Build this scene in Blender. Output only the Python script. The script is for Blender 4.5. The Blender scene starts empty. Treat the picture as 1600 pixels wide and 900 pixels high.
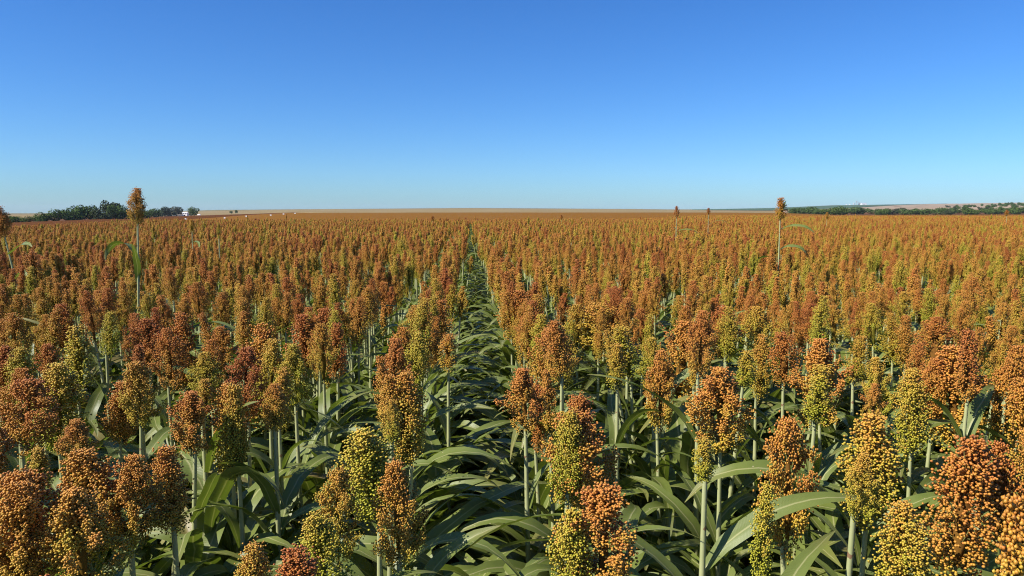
import bpy, math, random
import numpy as np
from mathutils import Vector

# ------------------------------------------------------------------ camera, sky, sun, exposure
S = bpy.context.scene
C = S.collection
F_PX, EYE, PITCH, YAW = 1164.0, 1.85, math.atan(119 / 1164.0), math.atan(65 / 1164.0)
cam_d = bpy.data.cameras.new('camera')
cam = bpy.data.objects.new('camera', cam_d); C.objects.link(cam)
cam_d.sensor_width = 36.0
cam_d.lens = 36.0 * F_PX / 1600.0
cam_d.clip_start, cam_d.clip_end = 0.05, 30000
cam.location = (0, 0, EYE)
cam.rotation_euler = (math.pi / 2 - PITCH, 0, -YAW)
S.camera = cam

SUN_EL, SUN_AZ = math.radians(43), math.radians(248)       # azimuth clockwise from +Y (down the rows)
to_sun = Vector((math.sin(SUN_AZ) * math.cos(SUN_EL), math.cos(SUN_AZ) * math.cos(SUN_EL), math.sin(SUN_EL)))
W = bpy.data.worlds.new('World'); S.world = W; W.use_nodes = True
wn = W.node_tree; wn.nodes.clear()
sky = wn.nodes.new('ShaderNodeTexSky'); sky.sky_type = 'NISHITA'; sky.sun_disc = False
sky.sun_elevation = SUN_EL; sky.sun_rotation = SUN_AZ
sky.altitude = 700; sky.air_density = 1.0; sky.dust_density = 0.6; sky.ozone_density = 3.0
hsv = wn.nodes.new('ShaderNodeHueSaturation'); hsv.inputs['Saturation'].default_value = 1.22
bg = wn.nodes.new('ShaderNodeBackground'); bg.inputs['Strength'].default_value = 0.0715
wo = wn.nodes.new('ShaderNodeOutputWorld')
wt = wn.nodes.new('ShaderNodeMix'); wt.data_type = 'RGBA'; wt.blend_type = 'MULTIPLY'; wt.inputs['Factor'].default_value = 1.0
wt.inputs['B'].default_value = (.58, .905, 1.33, 1)                 # the camera's blue
wn.links.new(sky.outputs[0], hsv.inputs['Color']); wn.links.new(hsv.outputs[0], wt.inputs['A'])
wn.links.new(next(q for q in wt.outputs if q.type == 'RGBA'), bg.inputs[0]); wn.links.new(bg.outputs[0], wo.inputs[0])
sun_d = bpy.data.lights.new('sun', 'SUN'); sun_d.energy = 5.0; sun_d.angle = math.radians(0.53); sun_d.color = (1.0, 0.95, 0.86)
sun = bpy.data.objects.new('sun', sun_d); C.objects.link(sun)
sun.rotation_euler = to_sun.to_track_quat('Z', 'Y').to_euler(); sun.location = (-20, -15, 30)
S.view_settings.view_transform = 'Standard'; S.view_settings.look = 'None'
S.view_settings.exposure = 0.69; S.view_settings.gamma = 1.0
S.render.engine = 'CYCLES'
S.cycles.max_bounces = 5; S.cycles.diffuse_bounces = 2; S.cycles.glossy_bounces = 2
S.cycles.transmission_bounces = 3; S.cycles.transparent_max_bounces = 4; S.cycles.volume_bounces = 0
S.cycles.filter_width = 1.1
S.cycles.use_denoising = True; S.cycles.denoiser = 'OPENIMAGEDENOISE'; S.cycles.denoising_prefilter = 'NONE'; S.cycles.denoising_input_passes = 'RGB_ALBEDO_NORMAL'

rnd = random.Random(11)
rng = np.random.default_rng(11)

# ------------------------------------------------------------------ picture geometry helpers (only used to read distances off the photograph)
FWD = (math.sin(YAW), math.cos(YAW)); RGT = (math.cos(YAW), -math.sin(YAW))
def slope(v): return math.tan(PITCH + math.atan((v - 450) / F_PX))         # drop below the eye per metre of depth
def at(u, d, v=None, z=None):
    h = d * slope(v) if z is None else EYE - z
    zc = d * math.cos(PITCH) + h * math.sin(PITCH)
    s = (u - 800) / F_PX * zc
    return Vector((s * RGT[0] + d * FWD[0], s * RGT[1] + d * FWD[1], EYE - h)), zc / F_PX
def to_px(x, y, z):
    s = x * RGT[0] + y * RGT[1]; d = x * FWD[0] + y * FWD[1]; h = EYE - z
    zc = d * math.cos(PITCH) + h * math.sin(PITCH); yc = h * math.cos(PITCH) - d * math.sin(PITCH)
    zc = max(zc, 1e-3)
    return 800 + F_PX * s / zc, 450 + F_PX * yc / zc, d

# ------------------------------------------------------------------ terrain
DK = np.array([1, 25, 45, 80, 120, 200, 300, 450, 600, 900, 1500, 2500, 4000, 6000, 9000], float)
LDK = np.log(DK)
COLS = {
    0:    [0, 0, -.6, -1.8, -2.9, -4.2, -4.6, -4.9, -5, -4.8, -5, -6.7, -8, -10, -14],
    160:  [0, 0, -.15, -1.0, -1.7, -2.3, -2.6, -3.2, -3.8, -4.5, -5, -5, -5, -7, -10],
    240:  [0, 0, 0, -.5, -1.2, -1.8, -2.3, -3.0, -3.6, -4.8, -5, -3, 2, 3, 2],
    340:  [0, 0, 0, -.7, -.9, -1.2, -1.7, -2, -2.2, -2.6, -2, 5, 12, 14, 12],
    460:  [0, 0, 0, -.6, -.6, -.4, -.3, -.25, -.2, 0, 3, 10, 15, 15, 10],
    735:  [0, 0, 0, -.6, -.7, -.4, -.1, 0, .1, .8, 5, 14.5, 15, 15, 10],
    1000: [0, 0, 0, -.3, -.4, -.3, -.1, 0, .1, .7, 4, 11, 14, 15, 10],
    1100: [0, 0, 0, 0, -.1, -.1, 0, .1, .1, .6, 3, 7.5, 15, 20, 15],
    1200: [0, 0, 0, 0, 0, -.2, -.3, -.2, 0, .5, 2, 7, 22.5, 14, 5],
    1300: [0, 0, 0, 0, -.4, -1, -1.4, -1.8, -2, 0, 6, 13, 37, 24, 8],
    1430: [0, 0, 0, 0, -.4, -1, -1.4, -1.8, -2, 1, 8, 20, 42.5, 28, 10],
    1500: [0, 0, 0, 0, -.4, -1, -1.4, -1.8, -2, 2, 12, 22, 46.5, 30, 10],
    1600: [0, 0, 0, 0, -.4, -1, -1.4, -1.8, -1.9, 4.5, 17.5, 26, 51.7, 34, 12],
}
UK = np.array(sorted(COLS), float); ZT = np.array([COLS[int(k)] for k in UK], float)
def terrain_z(x, y):
    x = np.asarray(x, float); y = np.asarray(y, float)
    r = np.hypot(x, y); s = x * RGT[0] + y * RGT[1]; d = x * FWD[0] + y * FWD[1]
    az = np.arctan2(s, d); lim = math.radians(36)
    azc = np.clip(az, -lim, lim)
    dd = np.maximum(r * np.cos(azc), 1.0)
    u = 800 + F_PX * np.tan(azc)
    back = np.clip((np.abs(az) - lim) / (math.pi - lim), 0, 1)         # behind the camera the two edges of the view meet
    ld = np.clip(np.log(dd), LDK[0], LDK[-1])
    def col(uu):
        i = np.clip(np.searchsorted(UK, uu) - 1, 0, len(UK) - 2); f = np.clip((uu - UK[i]) / (UK[i + 1] - UK[i]), 0, 1)
        j = np.clip(np.searchsorted(LDK, ld) - 1, 0, len(LDK) - 2); g = np.clip((ld - LDK[j]) / (LDK[j + 1] - LDK[j]), 0, 1)
        return (ZT[i, j] * (1 - f) + ZT[i + 1, j] * f) * (1 - g) + (ZT[i, j + 1] * (1 - f) + ZT[i + 1, j + 1] * f) * g
    z1 = col(u); zm = 0.5 * (col(np.full_like(u, 0.)) + col(np.full_like(u, 1600.)))
    return z1 * (1 - back) + zm * back
def tz(x, y): return float(terrain_z(np.array([x]), np.array([y]))[0])

# ------------------------------------------------------------------ materials
def mat(name):
    m = bpy.data.materials.new(name); m.use_nodes = True
    nt = m.node_tree; nt.nodes.clear()
    out = nt.nodes.new('ShaderNodeOutputMaterial'); b = nt.nodes.new('ShaderNodeBsdfPrincipled')
    nt.links.new(b.outputs[0], out.inputs[0])
    return m, nt, b, out
def N(nt, t, **kw):
    n = nt.nodes.new(t)
    for k, v in kw.items(): setattr(n, k, v)
    return n
def math_(nt, op, a, b=None, clamp=False):
    n = nt.nodes.new('ShaderNodeMath'); n.operation = op; n.use_clamp = clamp
    for i, x in enumerate((a, b)):
        if x is None: continue
        if isinstance(x, (int, float)): n.inputs[i].default_value = x
        else: nt.links.new(x, n.inputs[i])
    return n.outputs[0]
def mixc(nt, f, a, b, mode='MIX'):
    n = nt.nodes.new('ShaderNodeMix'); n.data_type = 'RGBA'; n.blend_type = mode
    for s, x in ((n.inputs['Factor'], f), (n.inputs['A'], a), (n.inputs['B'], b)):
        if isinstance(x, (int, float)): s.default_value = x
        elif isinstance(x, tuple): s.default_value = (*x, 1)
        else: nt.links.new(x, s)
    return next(o for o in n.outputs if o.type == 'RGBA')
def ramp(nt, f, stops):
    n = nt.nodes.new('ShaderNodeValToRGB'); e = n.color_ramp.elements
    while len(e) < len(stops): e.new(0.5)
    for el, (p, c) in zip(e, stops): el.position = p; el.color = (*c, 1)
    nt.links.new(f, n.inputs[0]); return n.outputs[0]
def attr(nt, name, typ='GEOMETRY'):
    n = nt.nodes.new('ShaderNodeAttribute'); n.attribute_type = typ; n.attribute_name = name; return n.outputs['Fac']
def noise(nt, scale, detail=3, vec=None, rough=.55):
    n = nt.nodes.new('ShaderNodeTexNoise'); n.inputs['Scale'].default_value = scale; n.inputs['Detail'].default_value = detail
    n.inputs['Roughness'].default_value = rough
    if vec is not None: nt.links.new(vec, n.inputs['Vector'])
    return n.outputs['Fac']
def bump(nt, b, h, strength=.4, dist=.01):
    n = nt.nodes.new('ShaderNodeBump'); n.inputs['Strength'].default_value = strength; n.inputs['Distance'].default_value = dist
    nt.links.new(h, n.inputs['Height']); nt.links.new(n.outputs[0], b.inputs['Normal'])

RIPE = [(0.0, (.34, .33, .022)), (.26, (.47, .33, .035)), (.48, (.51, .250, .034)), (.74, (.47, .168, .030)), (1.0, (.36, .100, .023))]
M = {}
m, nt, b, o = mat('sorghum_grain'); M['grain'] = m
t = math_(nt, 'ADD', attr(nt, 'tint', 'INSTANCER'), attr(nt, 'ripe'), True)
col = ramp(nt, t, RIPE)
glume = ramp(nt, t, [(0, (.13, .12, .015)), (.35, (.20, .10, .018)), (1, (.15, .04, .015))])
tipf = nt.nodes.new('ShaderNodeMapRange'); tipf.inputs[1].default_value = .05; tipf.inputs[2].default_value = .6
nt.links.new(attr(nt, 'tip'), tipf.inputs[0])
c2 = mixc(nt, tipf.outputs[0], glume, col)
tp2 = nt.nodes.new('ShaderNodeMapRange'); tp2.inputs[1].default_value = .72; tp2.inputs[2].default_value = 1.0; tp2.inputs[4].default_value = .20
nt.links.new(attr(nt, 'tip'), tp2.inputs[0])
c2 = mixc(nt, tp2.outputs[0], c2, (.66, .43, .09))         # the paler end of each grain
nt.links.new(c2, b.inputs['Base Color'])
b.inputs['Roughness'].default_value = .45; b.inputs['Specular IOR Level'].default_value = .3

m, nt, b, o = mat('shaded_grain_husk'); M['shaded_husk'] = m  # glume brown for the core, with the head's inner shade painted in
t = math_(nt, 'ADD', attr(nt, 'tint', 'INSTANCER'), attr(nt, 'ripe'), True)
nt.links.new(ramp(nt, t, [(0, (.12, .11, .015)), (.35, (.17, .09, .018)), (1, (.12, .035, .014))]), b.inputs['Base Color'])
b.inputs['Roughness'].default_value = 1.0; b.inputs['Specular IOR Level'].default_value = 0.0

m, nt, b, o = mat('panicle_branch'); M['branch'] = m
b.inputs['Base Color'].default_value = (.20, .19, .055, 1); b.inputs['Roughness'].default_value = .6

m, nt, b, o = mat('sorghum_leaf'); M['leaf'] = m
tc = nt.nodes.new('ShaderNodeTexCoord')
mid = attr(nt, 'mid'); along = attr(nt, 'along')
dry = nt.nodes.new('ShaderNodeMapRange'); dry.inputs[1].default_value = .91; dry.inputs[2].default_value = .99; dry.inputs[4].default_value = .8
nt.links.new(attr(nt, 'tint', 'INSTANCER'), dry.inputs[0])
n1 = noise(nt, 14, 3, tc.outputs['Object']); 
lc = mixc(nt, n1, (.108, .145, .024), (.185, .215, .050))
mr = nt.nodes.new('ShaderNodeMapRange'); mr.inputs[1].default_value = .0; mr.inputs[2].default_value = .13; mr.inputs[3].default_value = 1; mr.inputs[4].default_value = 0
nt.links.new(mid, mr.inputs[0])
lc = mixc(nt, mr.outputs[0], lc, (.36, .35, .15))
tip = nt.nodes.new('ShaderNodeMapRange'); tip.inputs[1].default_value = .74; tip.inputs[2].default_value = 1.05
nt.links.new(along, tip.inputs[0])
tn = math_(nt, 'MULTIPLY', tip.outputs[0], noise(nt, 30, 2, tc.outputs['Object']))
lc = mixc(nt, tn, lc, (.22, .16, .05))
vo = nt.nodes.new('ShaderNodeTexVoronoi'); vo.inputs['Scale'].default_value = 60; nt.links.new(tc.outputs['Object'], vo.inputs['Vector'])
sp = math_(nt, 'MULTIPLY', math_(nt, 'LESS_THAN', vo.outputs['Distance'], .16), math_(nt, 'GREATER_THAN', noise(nt, 9, 1, tc.outputs['Object']), .60))
lc = mixc(nt, sp, lc, (.34, .30, .17))
lc = mixc(nt, math_(nt, 'MULTIPLY', dry.outputs[0], math_(nt, 'ADD', n1, .25), True), lc, (.30, .21, .085))
nt.links.new(lc, b.inputs['Base Color'])
b.inputs['Roughness'].default_value = .40; b.inputs['Specular IOR Level'].default_value = .5
wv = nt.nodes.new('ShaderNodeMath'); wv.operation = 'SINE'
nt.links.new(math_(nt, 'MULTIPLY', mid, 70.0), wv.inputs[0])
bump(nt, b, wv.outputs[0], .25, .0015)
tr = nt.nodes.new('ShaderNodeBsdfTranslucent'); nt.links.new(mixc(nt, 1.0, lc, (1.5, 1.7, .7), 'MULTIPLY'), tr.inputs[0])
mx = nt.nodes.new('ShaderNodeMixShader'); mx.inputs[0].default_value = .22
nt.links.new(b.outputs[0], mx.inputs[1]); nt.links.new(tr.outputs[0], mx.inputs[2]); nt.links.new(mx.outputs[0], o.inputs[0])

m, nt, b, o = mat('sorghum_stalk'); M['stalk'] = m
tc = nt.nodes.new('ShaderNodeTexCoord')
lc = mixc(nt, noise(nt, 22, 3, tc.outputs['Object']), (.28, .31, .13), (.42, .42, .21))
lc = mixc(nt, math_(nt, 'GREATER_THAN', noise(nt, 40, 2, tc.outputs['Object']), .71), lc, (.22, .13, .07))
nt.links.new(lc, b.inputs['Base Color']); b.inputs['Roughness'].default_value = .5

def simple(name, c1, c2, sc, rough=.85, bumpk=0, coord='Object', detail=4, spec=0):
    m, nt, b, o = mat(name)
    tc = nt.nodes.new('ShaderNodeTexCoord')
    nz = noise(nt, sc, detail, tc.outputs[coord])
    cr = nt.nodes.new('ShaderNodeMapRange'); cr.inputs[1].default_value = .35; cr.inputs[2].default_value = .65; nt.links.new(nz, cr.inputs[0])
    nt.links.new(mixc(nt, cr.outputs[0], c1, c2), b.inputs['Base Color'])
    b.inputs['Roughness'].default_value = rough; b.inputs['Specular IOR Level'].default_value = spec
    if bumpk: bump(nt, b, nz, bumpk, .05)
    return m
M['soil'] = simple('soil', (.085, .040, .024), (.15, .078, .045), 6, .95, .6)
M['canopy'] = simple('far_sorghum', (.15, .068, .018), (.22, .105, .026), .9, .95, 0)  # crop colour darkened: self-shadow of the heads painted into the sheet
M['red'] = simple('red_sorghum', (.080, .031, .012), (.118, .048, .018), .35, .95, 0)
M['tan'] = simple('dry_pasture', (.20, .145, .07), (.26, .195, .10), .012, .95, 0)
M['olive'] = simple('olive_pasture', (.14, .12, .055), (.19, .16, .08), .006, .95, 0)
M['track'] = simple('pale_track', (.42, .27, .17), (.52, .36, .24), .05, .95, 0)
M['pink'] = simple('bare_pink_field', (.25, .185, .125), (.32, .24, .17), .004, .95, 0)
M['green'] = simple('green_field', (.045, .085, .05), (.07, .11, .065), .004, .95, 0)
M['white'] = simple('white_paint', (.74, .73, .70), (.82, .81, .79), 2, .5, 0)
M['roof'] = simple('grey_roof', (.30, .31, .33), (.38, .39, .41), 1, .5, 0)
M['dark'] = simple('dark_opening', (.02, .02, .022), (.03, .03, .03), 1, .8, 0)
M['steel'] = simple('galvanised_steel', (.38, .39, .41), (.48, .49, .51), .5, .4, 0)
M['wood'] = simple('wood', (.20, .14, .08), (.28, .20, .12), 8, .8, 0)
M['bark'] = simple('bark', (.10, .075, .05), (.17, .13, .10), 1.5, .9, .5)
M['bale'] = simple('pale_wrap', (.55, .50, .45), (.65, .60, .55), 2, .7, 0)
for i, (c1, c2) in enumerate((((.042, .078, .020), (.095, .135, .040)), ((.045, .078, .018), (.105, .145, .036)), ((.035, .05, .022), (.075, .09, .045)), ((.05, .055, .03), (.10, .10, .06)))):
    M['foliage%d' % i] = simple('foliage_%s' % 'abcd'[i], c1, c2, .7, .7, 0)

# ------------------------------------------------------------------ mesh helpers
ATTRS = ('tip', 'ripe', 'mid', 'along')
def mesh(name, parts, smooth=True):
    """parts: list of (verts (n,3), faces (m,k), material, {attr: (n,)}) joined into one mesh."""
    me = bpy.data.meshes.new(name)
    V = np.concatenate([np.asarray(p[0], np.float32) for p in parts]); off = 0
    loops, starts, mi, mats = [], [], [], []; ls = 0
    for p in parts:
        f = np.asarray(p[1], np.int32) + off
        loops.append(f.ravel()); starts.append(ls + np.arange(len(f)) * f.shape[1]); ls += f.size
        if p[2] not in mats: mats.append(p[2])
        mi.append(np.full(len(f), mats.index(p[2]), np.int32)); off += len(p[0])
    me.vertices.add(len(V)); me.vertices.foreach_set('co', V.ravel())
    L = np.concatenate(loops); me.loops.add(len(L)); me.loops.foreach_set('vertex_index', L)
    st = np.concatenate(starts).astype(np.int32); me.polygons.add(len(st)); me.polygons.foreach_set('loop_start', st)
    me.polygons.foreach_set('material_index', np.concatenate(mi))
    me.polygons.foreach_set('use_smooth', np.full(len(st), smooth))
    for a in ATTRS:
        if any(a in p[3] for p in parts):
            at_ = me.attributes.new(a, 'FLOAT', 'POINT')
            at_.data.foreach_set('value', np.concatenate([np.asarray(p[3].get(a, np.zeros(len(p[0]))), np.float32) for p in parts]))
    for x in mats: me.materials.append(x)
    me.update(calc_edges=True); me.validate()
    return me
def obj(name, me, parent=None, loc=(0, 0, 0), rot=(0, 0, 0), scale=(1, 1, 1), kind=None):
    o = bpy.data.objects.new(name, me); C.objects.link(o); o.parent = parent
    o.location = loc; o.rotation_euler = rot; o.scale = scale
    if kind: o['kind'] = kind
    return o
def thing(name, label, cat, loc=(0, 0, 0), rotz=0, group=None):
    o = bpy.data.objects.new(name, None); C.objects.link(o); o.location = loc; o.rotation_euler = (0, 0, rotz)
    o.empty_display_size = .1; o['label'] = label; o['category'] = cat
    if group: o['group'] = group
    return o
def tag(o, label, cat, group=None):
    o['label'] = label; o['category'] = cat
    if group: o['group'] = group
    return o
def box(x0, x1, y0, y1, z0, z1, m):
    v = [(x, y, z) for z in (z0, z1) for y in (y0, y1) for x in (x0, x1)]
    return (np.array(v), np.array([(0, 2, 3, 1), (4, 5, 7, 6), (0, 1, 5, 4), (2, 6, 7, 3), (0, 4, 6, 2), (1, 3, 7, 5)]), m, {})
def tube(path, radii, sides, m, attrs=None):
    path = np.asarray(path, float); n = len(path); V = []
    for i in range(n):
        t = path[min(i + 1, n - 1)] - path[max(i - 1, 0)]; t /= np.linalg.norm(t) + 1e-12
        a = np.cross(t, (0, 1, 0) if abs(t[1]) < .9 else (1, 0, 0)); a /= np.linalg.norm(a); c = np.cross(t, a)
        for k in range(sides):
            th = 2 * math.pi * k / sides; V.append(path[i] + radii[i] * (math.cos(th) * a + math.sin(th) * c))
    Fc = [(i * sides + k, i * sides + (k + 1) % sides, (i + 1) * sides + (k + 1) % sides, (i + 1) * sides + k) for i in range(n - 1) for k in range(sides)]
    return (np.array(V), np.array(Fc), m, attrs or {})

# ------------------------------------------------------------------ sorghum pieces
ICO_P = (1 + 5 ** .5) / 2
ICO = np.array([(-1, ICO_P, 0), (1, ICO_P, 0), (-1, -ICO_P, 0), (1, -ICO_P, 0), (0, -1, ICO_P), (0, 1, ICO_P), (0, -1, -ICO_P), (0, 1, -ICO_P), (ICO_P, 0, -1), (ICO_P, 0, 1), (-ICO_P, 0, -1), (-ICO_P, 0, 1)], float)
ICO /= np.linalg.norm(ICO[0])
ICO_F = np.array([(0, 11, 5), (0, 5, 1), (0, 1, 7), (0, 7, 10), (0, 10, 11), (1, 5, 9), (5, 11, 4), (11, 10, 2), (10, 7, 6), (7, 1, 8), (3, 9, 4), (3, 4, 2), (3, 2, 6), (3, 6, 8), (3, 8, 9), (4, 9, 5), (2, 4, 11), (6, 2, 10), (8, 6, 7), (9, 8, 1)])
OCT = np.array([(1, 0, 0), (-1, 0, 0), (0, 1, 0), (0, -1, 0), (0, 0, 1), (0, 0, -1)], float)
OCT_F = np.array([(0, 2, 4), (2, 1, 4), (1, 3, 4), (3, 0, 4), (2, 0, 5), (1, 2, 5), (3, 1, 5), (0, 3, 5)])
PL = .25                                           # reference length and width of a seed head
PWF = {'compact': .098, 'slender': .064, 'open': .135}
def envelope(form, h):
    h = np.clip(h, 0, 1)
    if form == 'compact': return np.sin(math.pi * np.clip(h * .93 + .05, 0, 1)) ** .72
    if form == 'slender': return np.sin(math.pi * np.clip(h * .94 + .045, 0, 1)) ** .66
    return np.sin(math.pi * np.clip(h ** 1.12 * .92 + .05, 0, 1)) ** .74
def panicle(seed, form, ngrain, dia, geo='ico', branches=True, core=.5, coretip=.15):
    g = np.random.default_rng(seed)
    PW = PWF[form]
    nb = {'compact': 70, 'slender': 56, 'open': 64}[form]
    br, pos, nrm, ripe = [], [], [], []
    lobe = 1 + .20 * g.standard_normal(7); a0 = g.uniform(0, 6.28); asym = g.uniform(.05, .22)
    per = ngrain / nb
    h0s = np.sort(np.where(g.random(nb) < .3, g.uniform(.5, .82, nb), g.uniform(-.02, .78, nb)))
    for i, h0 in enumerate(h0s):
        az = i * 2.39996 + g.normal(0, .35)
        rise = g.uniform(.10, .24) if form != 'open' else g.uniform(.13, .30)
        h1 = min(h0 + rise, g.uniform(.84, 1.0))
        if form == 'open' and g.random() < .10: h1 = h0 - g.uniform(.0, .08); 
        Re = float(envelope(form, np.array(h1))) * PW / 2 * g.uniform(.82, 1.10) * max(lobe[i % 7], .45) ** (1 if form == 'open' else .6) * (1 + asym * math.cos(az - a0))
        if h1 > .74: Re *= math.sqrt(g.uniform(.0, 1.0))           # the top of the head is filled, not a ring
        Re = max(Re, .004)
        t = np.linspace(0, 1, 4)
        rr = Re * t ** .75; zz = (h0 + (h1 - h0) * t ** 1.15) * PL
        br.append(np.stack([rr * math.cos(az), rr * math.sin(az), zz], 1))
        k = max(2, int(round(per * (.55 + .9 * Re / (PW / 2)) * g.uniform(.8, 1.2))))
        tt = g.uniform(.30, 1.04, k) ** .8
        sg = {'compact': .0080, 'slender': .0065, 'open': .0058}[form]
        r_ = Re * tt ** .75; z_ = (h0 + (h1 - h0) * tt ** 1.15) * PL
        p = np.stack([r_ * math.cos(az), r_ * math.sin(az), z_], 1) + g.normal(0, sg, (k, 3)) * np.array([1, 1, 1.25])
        bdir = np.array([math.cos(az) * .8, math.sin(az) * .8, .45])
        pos.append(p); n_ = g.normal(0, .45, (k, 3)) + bdir; nrm.append(n_ / np.linalg.norm(n_, axis=1)[:, None])
        ripe.append(np.full(k, g.normal(0, .07)))
    k = int(ngrain * .06)                                     # the tuft at the apex
    p = np.stack([g.normal(0, .0105, k), g.normal(0, .0105, k), PL * (.90 + .09 * g.random(k))], 1); pos.append(p)
    n_ = np.stack([p[:, 0] * 60, p[:, 1] * 60, np.full(k, .6)], 1) + g.normal(0, .3, (k, 3)); nrm.append(n_ / np.linalg.norm(n_, axis=1)[:, None]); ripe.append(np.zeros(k))
    pos = np.concatenate(pos); nrm = np.concatenate(nrm); ripe = np.concatenate(ripe)
    kx = PW / 2 / np.percentile(np.hypot(pos[:, 0], pos[:, 1]), 93); z0_, z1_ = np.percentile(pos[:, 2], (1.5, 99.5)); kz = PL / (z1_ - z0_)
    pos = np.stack([pos[:, 0] * kx, pos[:, 1] * kx, (pos[:, 2] - z0_) * kz], 1)
    br = [np.stack([q[:, 0] * kx, q[:, 1] * kx, (q[:, 2] - z0_) * kz], 1) for q in br]
    ripe = ripe + (pos[:, 2] / PL - .5) * .36 + g.normal(0, .05, len(pos))
    base, bf = (ICO, ICO_F) if geo == 'ico' else (OCT, OCT_F)
    ref = np.where(np.abs(nrm[:, 2:3]) < .9, np.array([[0, 0, 1.]]), np.array([[1., 0, 0]]))
    a = np.cross(nrm, ref); a /= np.linalg.norm(a, axis=1)[:, None]; c = np.cross(nrm, a)
    sz = dia / 2 * g.uniform(.82, 1.16, len(pos))
    B = base * np.array([1, 1, 1.12])
    V = pos[:, None, :] + sz[:, None, None] * (B[None, :, 0:1] * a[:, None, :] + B[None, :, 1:2] * c[:, None, :] + B[None, :, 2:3] * nrm[:, None, :])
    Fc = bf[None] + (np.arange(len(pos)) * len(base))[:, None, None]
    tipv = np.tile(base[:, 2] * .5 + .5, len(pos)); rp = np.repeat(ripe, len(base))
    V, Fc = V.reshape(-1, 3), Fc.reshape(-1, 3)
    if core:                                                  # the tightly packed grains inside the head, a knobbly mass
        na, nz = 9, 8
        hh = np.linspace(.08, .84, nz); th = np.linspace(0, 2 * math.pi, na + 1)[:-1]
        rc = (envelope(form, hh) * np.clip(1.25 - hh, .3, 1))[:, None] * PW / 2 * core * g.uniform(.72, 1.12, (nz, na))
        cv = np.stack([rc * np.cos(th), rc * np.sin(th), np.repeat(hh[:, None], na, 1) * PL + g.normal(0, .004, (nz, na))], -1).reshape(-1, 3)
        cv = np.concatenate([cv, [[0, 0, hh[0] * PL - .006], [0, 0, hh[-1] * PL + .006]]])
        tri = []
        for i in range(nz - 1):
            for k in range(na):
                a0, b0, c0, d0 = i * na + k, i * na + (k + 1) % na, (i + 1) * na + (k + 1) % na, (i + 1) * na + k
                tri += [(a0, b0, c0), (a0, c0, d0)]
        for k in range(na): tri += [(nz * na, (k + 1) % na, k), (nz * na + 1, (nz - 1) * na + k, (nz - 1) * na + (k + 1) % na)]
        inner = (cv, np.array(tri), M['shaded_husk'], {'ripe': (cv[:, 2] / PL - .5) * .42 + g.normal(0, .06, len(cv))})
    grains = (V, Fc, M['grain'], {'tip': tipv, 'ripe': rp})
    bp = []
    if branches:
        bp.append(tube([(0, 0, -.012), (0, 0, PL * .5), (0, 0, PL * .9)], [.0042, .003, .0012], 5, M['branch']))
        for q in br: bp.append(tube(q, [.0014, .0012, .001, .0006], 3, M['branch']))
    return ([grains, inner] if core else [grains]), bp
def leaf(seed, length=.6, width=.068, segs=12, elev=62, droop=150, across=5, twist=0., fold=.22):
    """an arching strap with a pale midrib: starts at the origin and goes out along +X"""
    g = np.random.default_rng(seed)
    s = np.linspace(0, 1, segs + 1); el = np.radians(elev - droop * s ** 1.35)
    dx = np.cos(el) * length / segs; dz = np.sin(el) * length / segs
    x = np.concatenate([[0], np.cumsum(dx)[:-1]]); z = np.concatenate([[0], np.cumsum(dz)[:-1]])
    side = np.cumsum(g.normal(0, .02, segs + 1)) * length * .35 + g.normal(0, .18) * length * s ** 2
    w = width / 2 * np.clip(1.02 - (1 - s) ** 4 * .55, 0, 1) * np.clip(1 - s ** 2.4, 0.015, 1) ** .85
    tw = twist * s + g.normal(0, .12) * np.sin(s * 3)
    V, mid, al = [], [], []
    ph = g.uniform(0, 6)
    for i in range(segs + 1):
        T = np.array([math.cos(el[i]), 0, math.sin(el[i])]); Nn = np.array([-math.sin(el[i]), 0, math.cos(el[i])]); B = np.array([0, 1., 0])
        Bt = B * math.cos(tw[i]) + Nn * math.sin(tw[i]); Nt = Nn * math.cos(tw[i]) - B * math.sin(tw[i])
        for k in range(across):
            q = -1 + 2 * k / (across - 1)
            wav = .10 * math.sin(s[i] * 17 + ph + (0 if q > 0 else 1.7)) * abs(q) ** 2 * w[i]
            V.append(np.array([x[i], side[i], z[i]]) + Bt * q * w[i] + Nt * (abs(q) * fold * w[i] + wav)); mid.append(abs(q)); al.append(s[i])
    Fc = [(i * across + k, i * across + k + 1, (i + 1) * across + k + 1, (i + 1) * across + k) for i in range(segs) for k in range(across - 1)]
    return (np.array(V), np.array(Fc), M['leaf'], {'mid': np.array(mid), 'along': np.array(al)})
def stalk_part(h=1.0, r0=.0105, r1=.0066, sides=7, bend=.0):
    zs, rs = [0], [r0]
    for k in range(1, 8):                                     # swollen nodes where the sheaths begin
        zc = k * h * .105; rr = r0 + (r1 - r0) * zc / h
        zs += [zc - .008, zc, zc + .012]; rs += [rr, rr * 1.2, rr * 1.08]
    zs += [h * .86, h]; rs += [r1 * 1.05, r1 * .9]
    return tube([(bend * (z / h) ** 2, 0, z) for z in zs], rs, sides, M['stalk'])
def moved(p, loc=(0, 0, 0), rz=0., sc=(1, 1, 1), tilt=0.):
    V = np.asarray(p[0], float) * np.array(sc)
    ct, st_ = math.cos(tilt), math.sin(tilt); V = np.stack([V[:, 0] * ct + V[:, 2] * st_, V[:, 1], -V[:, 0] * st_ + V[:, 2] * ct], 1)
    c, s = math.cos(rz), math.sin(rz)
    V = np.stack([V[:, 0] * c - V[:, 1] * s, V[:, 0] * s + V[:, 1] * c, V[:, 2]], 1) + np.array(loc)
    return (V, p[1], p[2], p[3])

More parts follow.
